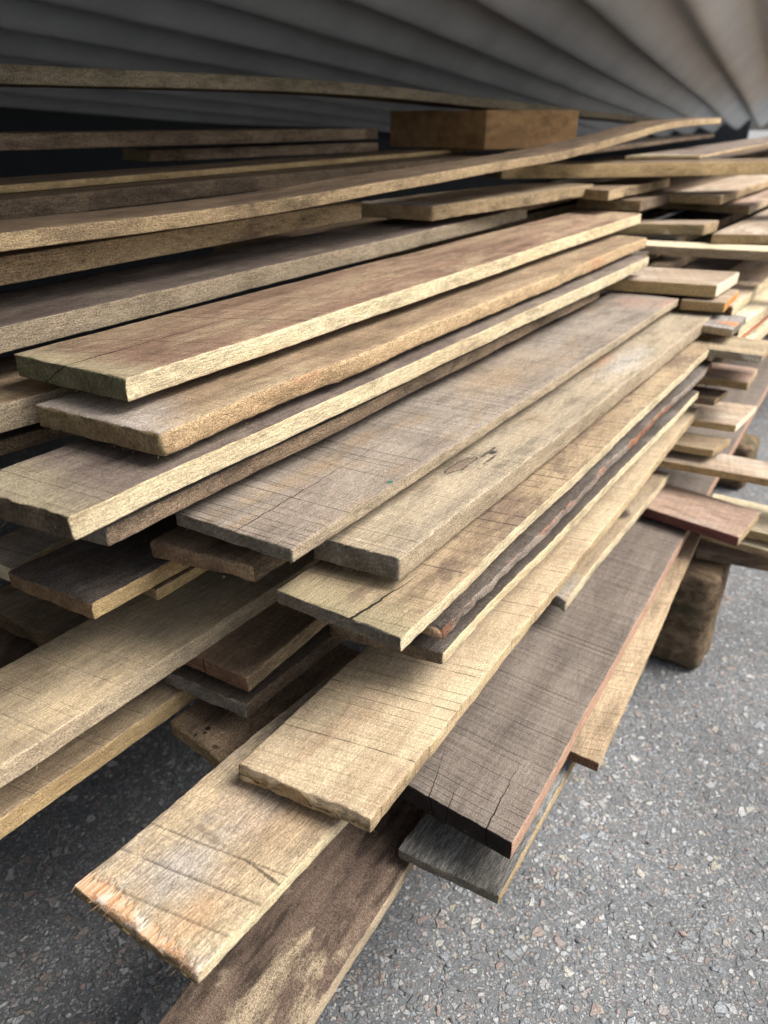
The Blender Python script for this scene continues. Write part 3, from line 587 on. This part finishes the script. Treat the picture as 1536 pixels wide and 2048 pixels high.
# ------------------------------------------------------------------ long boards of the far half, seen between the crosswise ones
FG = 'long boards at the far end of the pile'
def far_board(label, FR, far, h, FL, top, side, th=.018, end='e_brown', **k):
    board(label, FR, far, h, th, FL=FL, top=top, side=side, end=end, group=FG, step=.009, **k)
far_board('tan long board under the longest crosswise board at the right border', (1443, 391), (1640, 327), .142, (1276, 384), 'dusty', 's_tan')
far_board('rough grained board stub right under the longest crosswise board', (1216, 381), (1340, 356), .118, (1120, 374), 'brown', 's_tan', wob=.003)
far_board('long brown board above the longest crosswise board at the right border', (1400, 311), (1640, 266), .070, (1250, 312), 'purple', 's_tan', th=.007)
far_board('dark long board between the bending board and the longest crosswise board', (1150, 301), (1430, 268), .064, (1010, 303), 'darkgrey', 's_brown', th=.012)
far_board('pinkish edged long board behind the flecked crosswise ends', (1500, 412), (1640, 351), .168, (1400, 405), 'reddish', 's_grey')
far_board('wide light long board lying on the pale crosswise one', (1620, 470), (1760, 365), .196, (1425, 468), 'dusty', 's_pale')
far_board('pinkish grey long board behind the cream ended crosswise board', (1466, 614), (1620, 486), .285, (1380, 590), 'dusty', 's_pale')
far_board('pale yellow long board behind the orange ended crosswise board', (1482, 652), (1640, 535), .310, (1410, 630), 'pale', 's_pale')
far_board('thin long board with a brick red edge behind the stained crosswise board', (1474, 678), (1640, 545), .330, (1430, 660), 'pale', 's_brick', th=.010)
far_board('pale striped long board under the brick red edge', (1494, 690), (1660, 545), .352, (1430, 670), 'pale', 's_pale')

# ------------------------------------------------------------------ the sawn block
def block():
    z0, z1 = G - .0634, G + .0142
    pts = [(x*1.22, y*1.22) for x, y in ((.183, 1.50), (.362, 1.56), (.30, 1.84), (.012, 1.66))]
    s = N('sawn_block_wood'); s.coords()
    me = bpy.data.meshes.new('timber_block'); bm = bmesh.new()
    lo = [bm.verts.new((x, y, z0)) for x, y in pts]; hi = [bm.verts.new((x, y, z1)) for x, y in pts]
    fs = [bm.faces.new(hi), bm.faces.new(lo[::-1])]
    for i in range(4): fs.append(bm.faces.new((lo[i], lo[(i+1) % 4], hi[(i+1) % 4], hi[i])))
    bmesh.ops.bevel(bm, geom=bm.edges[:], offset=.002, segments=2, affect='EDGES', profile=.5)
    bm.to_mesh(me); bm.free(); me.materials.append(mat('block'))
    o = bpy.data.objects.new('timber_block', me); C.objects.link(o)
    return tag(o, 'orange brown squared timber block wedged between the top boards', 'block')
MAKE['block'] = lambda: wood_face('orange_brown_block', (.50, .30, .135), (.38, .21, .09), (.16, .095, .05), .6, .58, .7, saw=.05, line=.1, speck=.2)
block()

# ------------------------------------------------------------------ boards in the dark middle of the pile
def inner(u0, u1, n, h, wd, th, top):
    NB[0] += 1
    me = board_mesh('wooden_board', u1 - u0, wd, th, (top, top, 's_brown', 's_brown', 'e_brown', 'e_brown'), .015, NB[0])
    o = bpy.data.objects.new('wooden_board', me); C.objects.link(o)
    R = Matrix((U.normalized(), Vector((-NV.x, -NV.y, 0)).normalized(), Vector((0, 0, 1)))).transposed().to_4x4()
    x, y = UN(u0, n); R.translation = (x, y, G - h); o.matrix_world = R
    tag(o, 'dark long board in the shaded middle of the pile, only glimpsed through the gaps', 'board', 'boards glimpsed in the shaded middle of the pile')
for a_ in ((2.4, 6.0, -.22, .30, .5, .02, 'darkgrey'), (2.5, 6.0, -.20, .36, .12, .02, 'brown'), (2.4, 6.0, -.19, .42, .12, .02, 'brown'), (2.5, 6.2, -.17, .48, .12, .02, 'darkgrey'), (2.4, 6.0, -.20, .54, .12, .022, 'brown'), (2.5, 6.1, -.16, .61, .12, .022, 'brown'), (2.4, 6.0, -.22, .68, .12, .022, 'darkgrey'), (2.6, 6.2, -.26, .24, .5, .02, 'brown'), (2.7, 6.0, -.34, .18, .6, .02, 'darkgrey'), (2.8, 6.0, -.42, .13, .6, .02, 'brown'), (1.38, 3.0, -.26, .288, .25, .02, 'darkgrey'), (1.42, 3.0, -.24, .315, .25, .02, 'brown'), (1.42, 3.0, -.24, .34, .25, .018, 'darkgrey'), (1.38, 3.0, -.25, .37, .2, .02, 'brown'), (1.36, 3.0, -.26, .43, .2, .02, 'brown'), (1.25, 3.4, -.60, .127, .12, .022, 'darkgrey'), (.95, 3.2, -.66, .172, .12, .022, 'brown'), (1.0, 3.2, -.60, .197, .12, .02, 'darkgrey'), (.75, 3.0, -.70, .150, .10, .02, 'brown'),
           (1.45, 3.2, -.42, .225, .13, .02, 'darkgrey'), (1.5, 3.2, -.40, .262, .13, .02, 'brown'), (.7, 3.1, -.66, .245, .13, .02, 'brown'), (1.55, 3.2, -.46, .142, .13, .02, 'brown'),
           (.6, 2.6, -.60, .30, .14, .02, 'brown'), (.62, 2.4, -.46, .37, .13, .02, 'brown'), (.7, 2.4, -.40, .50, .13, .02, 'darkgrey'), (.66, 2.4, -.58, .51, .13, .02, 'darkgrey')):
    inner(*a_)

# ------------------------------------------------------------------ loose grit and wood crumbs on the asphalt
def grit():
    rng = random.Random(5); V, F, MI = [], [], []
    base = bmesh.new(); bmesh.ops.create_icosphere(base, subdivisions=1, radius=1); base.verts.ensure_lookup_table()
    bv = [v.co.copy() for v in base.verts]; bf = [[v.index for v in f.verts] for f in base.faces]; base.free()
    for i in range(1100):
        px, py = rng.uniform(-60, 1600), rng.uniform(1100, 2100)
        p = W(px, py, G); r = rng.choice((.0010, .0013, .0016, .002, .0028))*rng.uniform(.8, 1.3)
        sx, sy, sz = rng.uniform(.7, 1.5), rng.uniform(.6, 1.1), rng.uniform(.4, .7); an = rng.uniform(0, 6.28); ca, sa = math.cos(an), math.sin(an)
        chip = rng.random() < .04
        if chip: sx, sy, sz, r = rng.uniform(2, 5), .6, .3, .0018
        b = len(V); mi = 4 if chip else rng.choice((0, 0, 1, 1, 2, 3))
        for v in bv:
            q = v*(1 + rng.uniform(-.2, .2)); x, y, z = q.x*sx*r, q.y*sy*r, q.z*sz*r
            V.append((p.x + x*ca - y*sa, p.y + x*sa + y*ca, z + r*sz*.45))
        for f in bf: F.append([b + k for k in f]); MI.append(mi)
    me = bpy.data.meshes.new('grit'); me.from_pydata(V, [], F); me.polygons.foreach_set('material_index', MI)
    for i, c in enumerate(((.19, .20, .22), (.12, .125, .13), (.32, .325, .33), (.24, .185, .165), (.36, .29, .19))):
        s = N('grit_stone_%d' % i); s.coords(); n = s.noise(s.obj, 900, 2); s.finish(s.mix(n, tuple(v*.7 for v in c), tuple(min(.7, v*1.3) for v in c)), n, .0004, .5, .7, .4); me.materials.append(s.m)
    o = bpy.data.objects.new('grit', me); C.objects.link(o)
    tag(o, 'loose grit and small wood crumbs scattered on the grey asphalt', 'grit', kind='stuff')
grit()
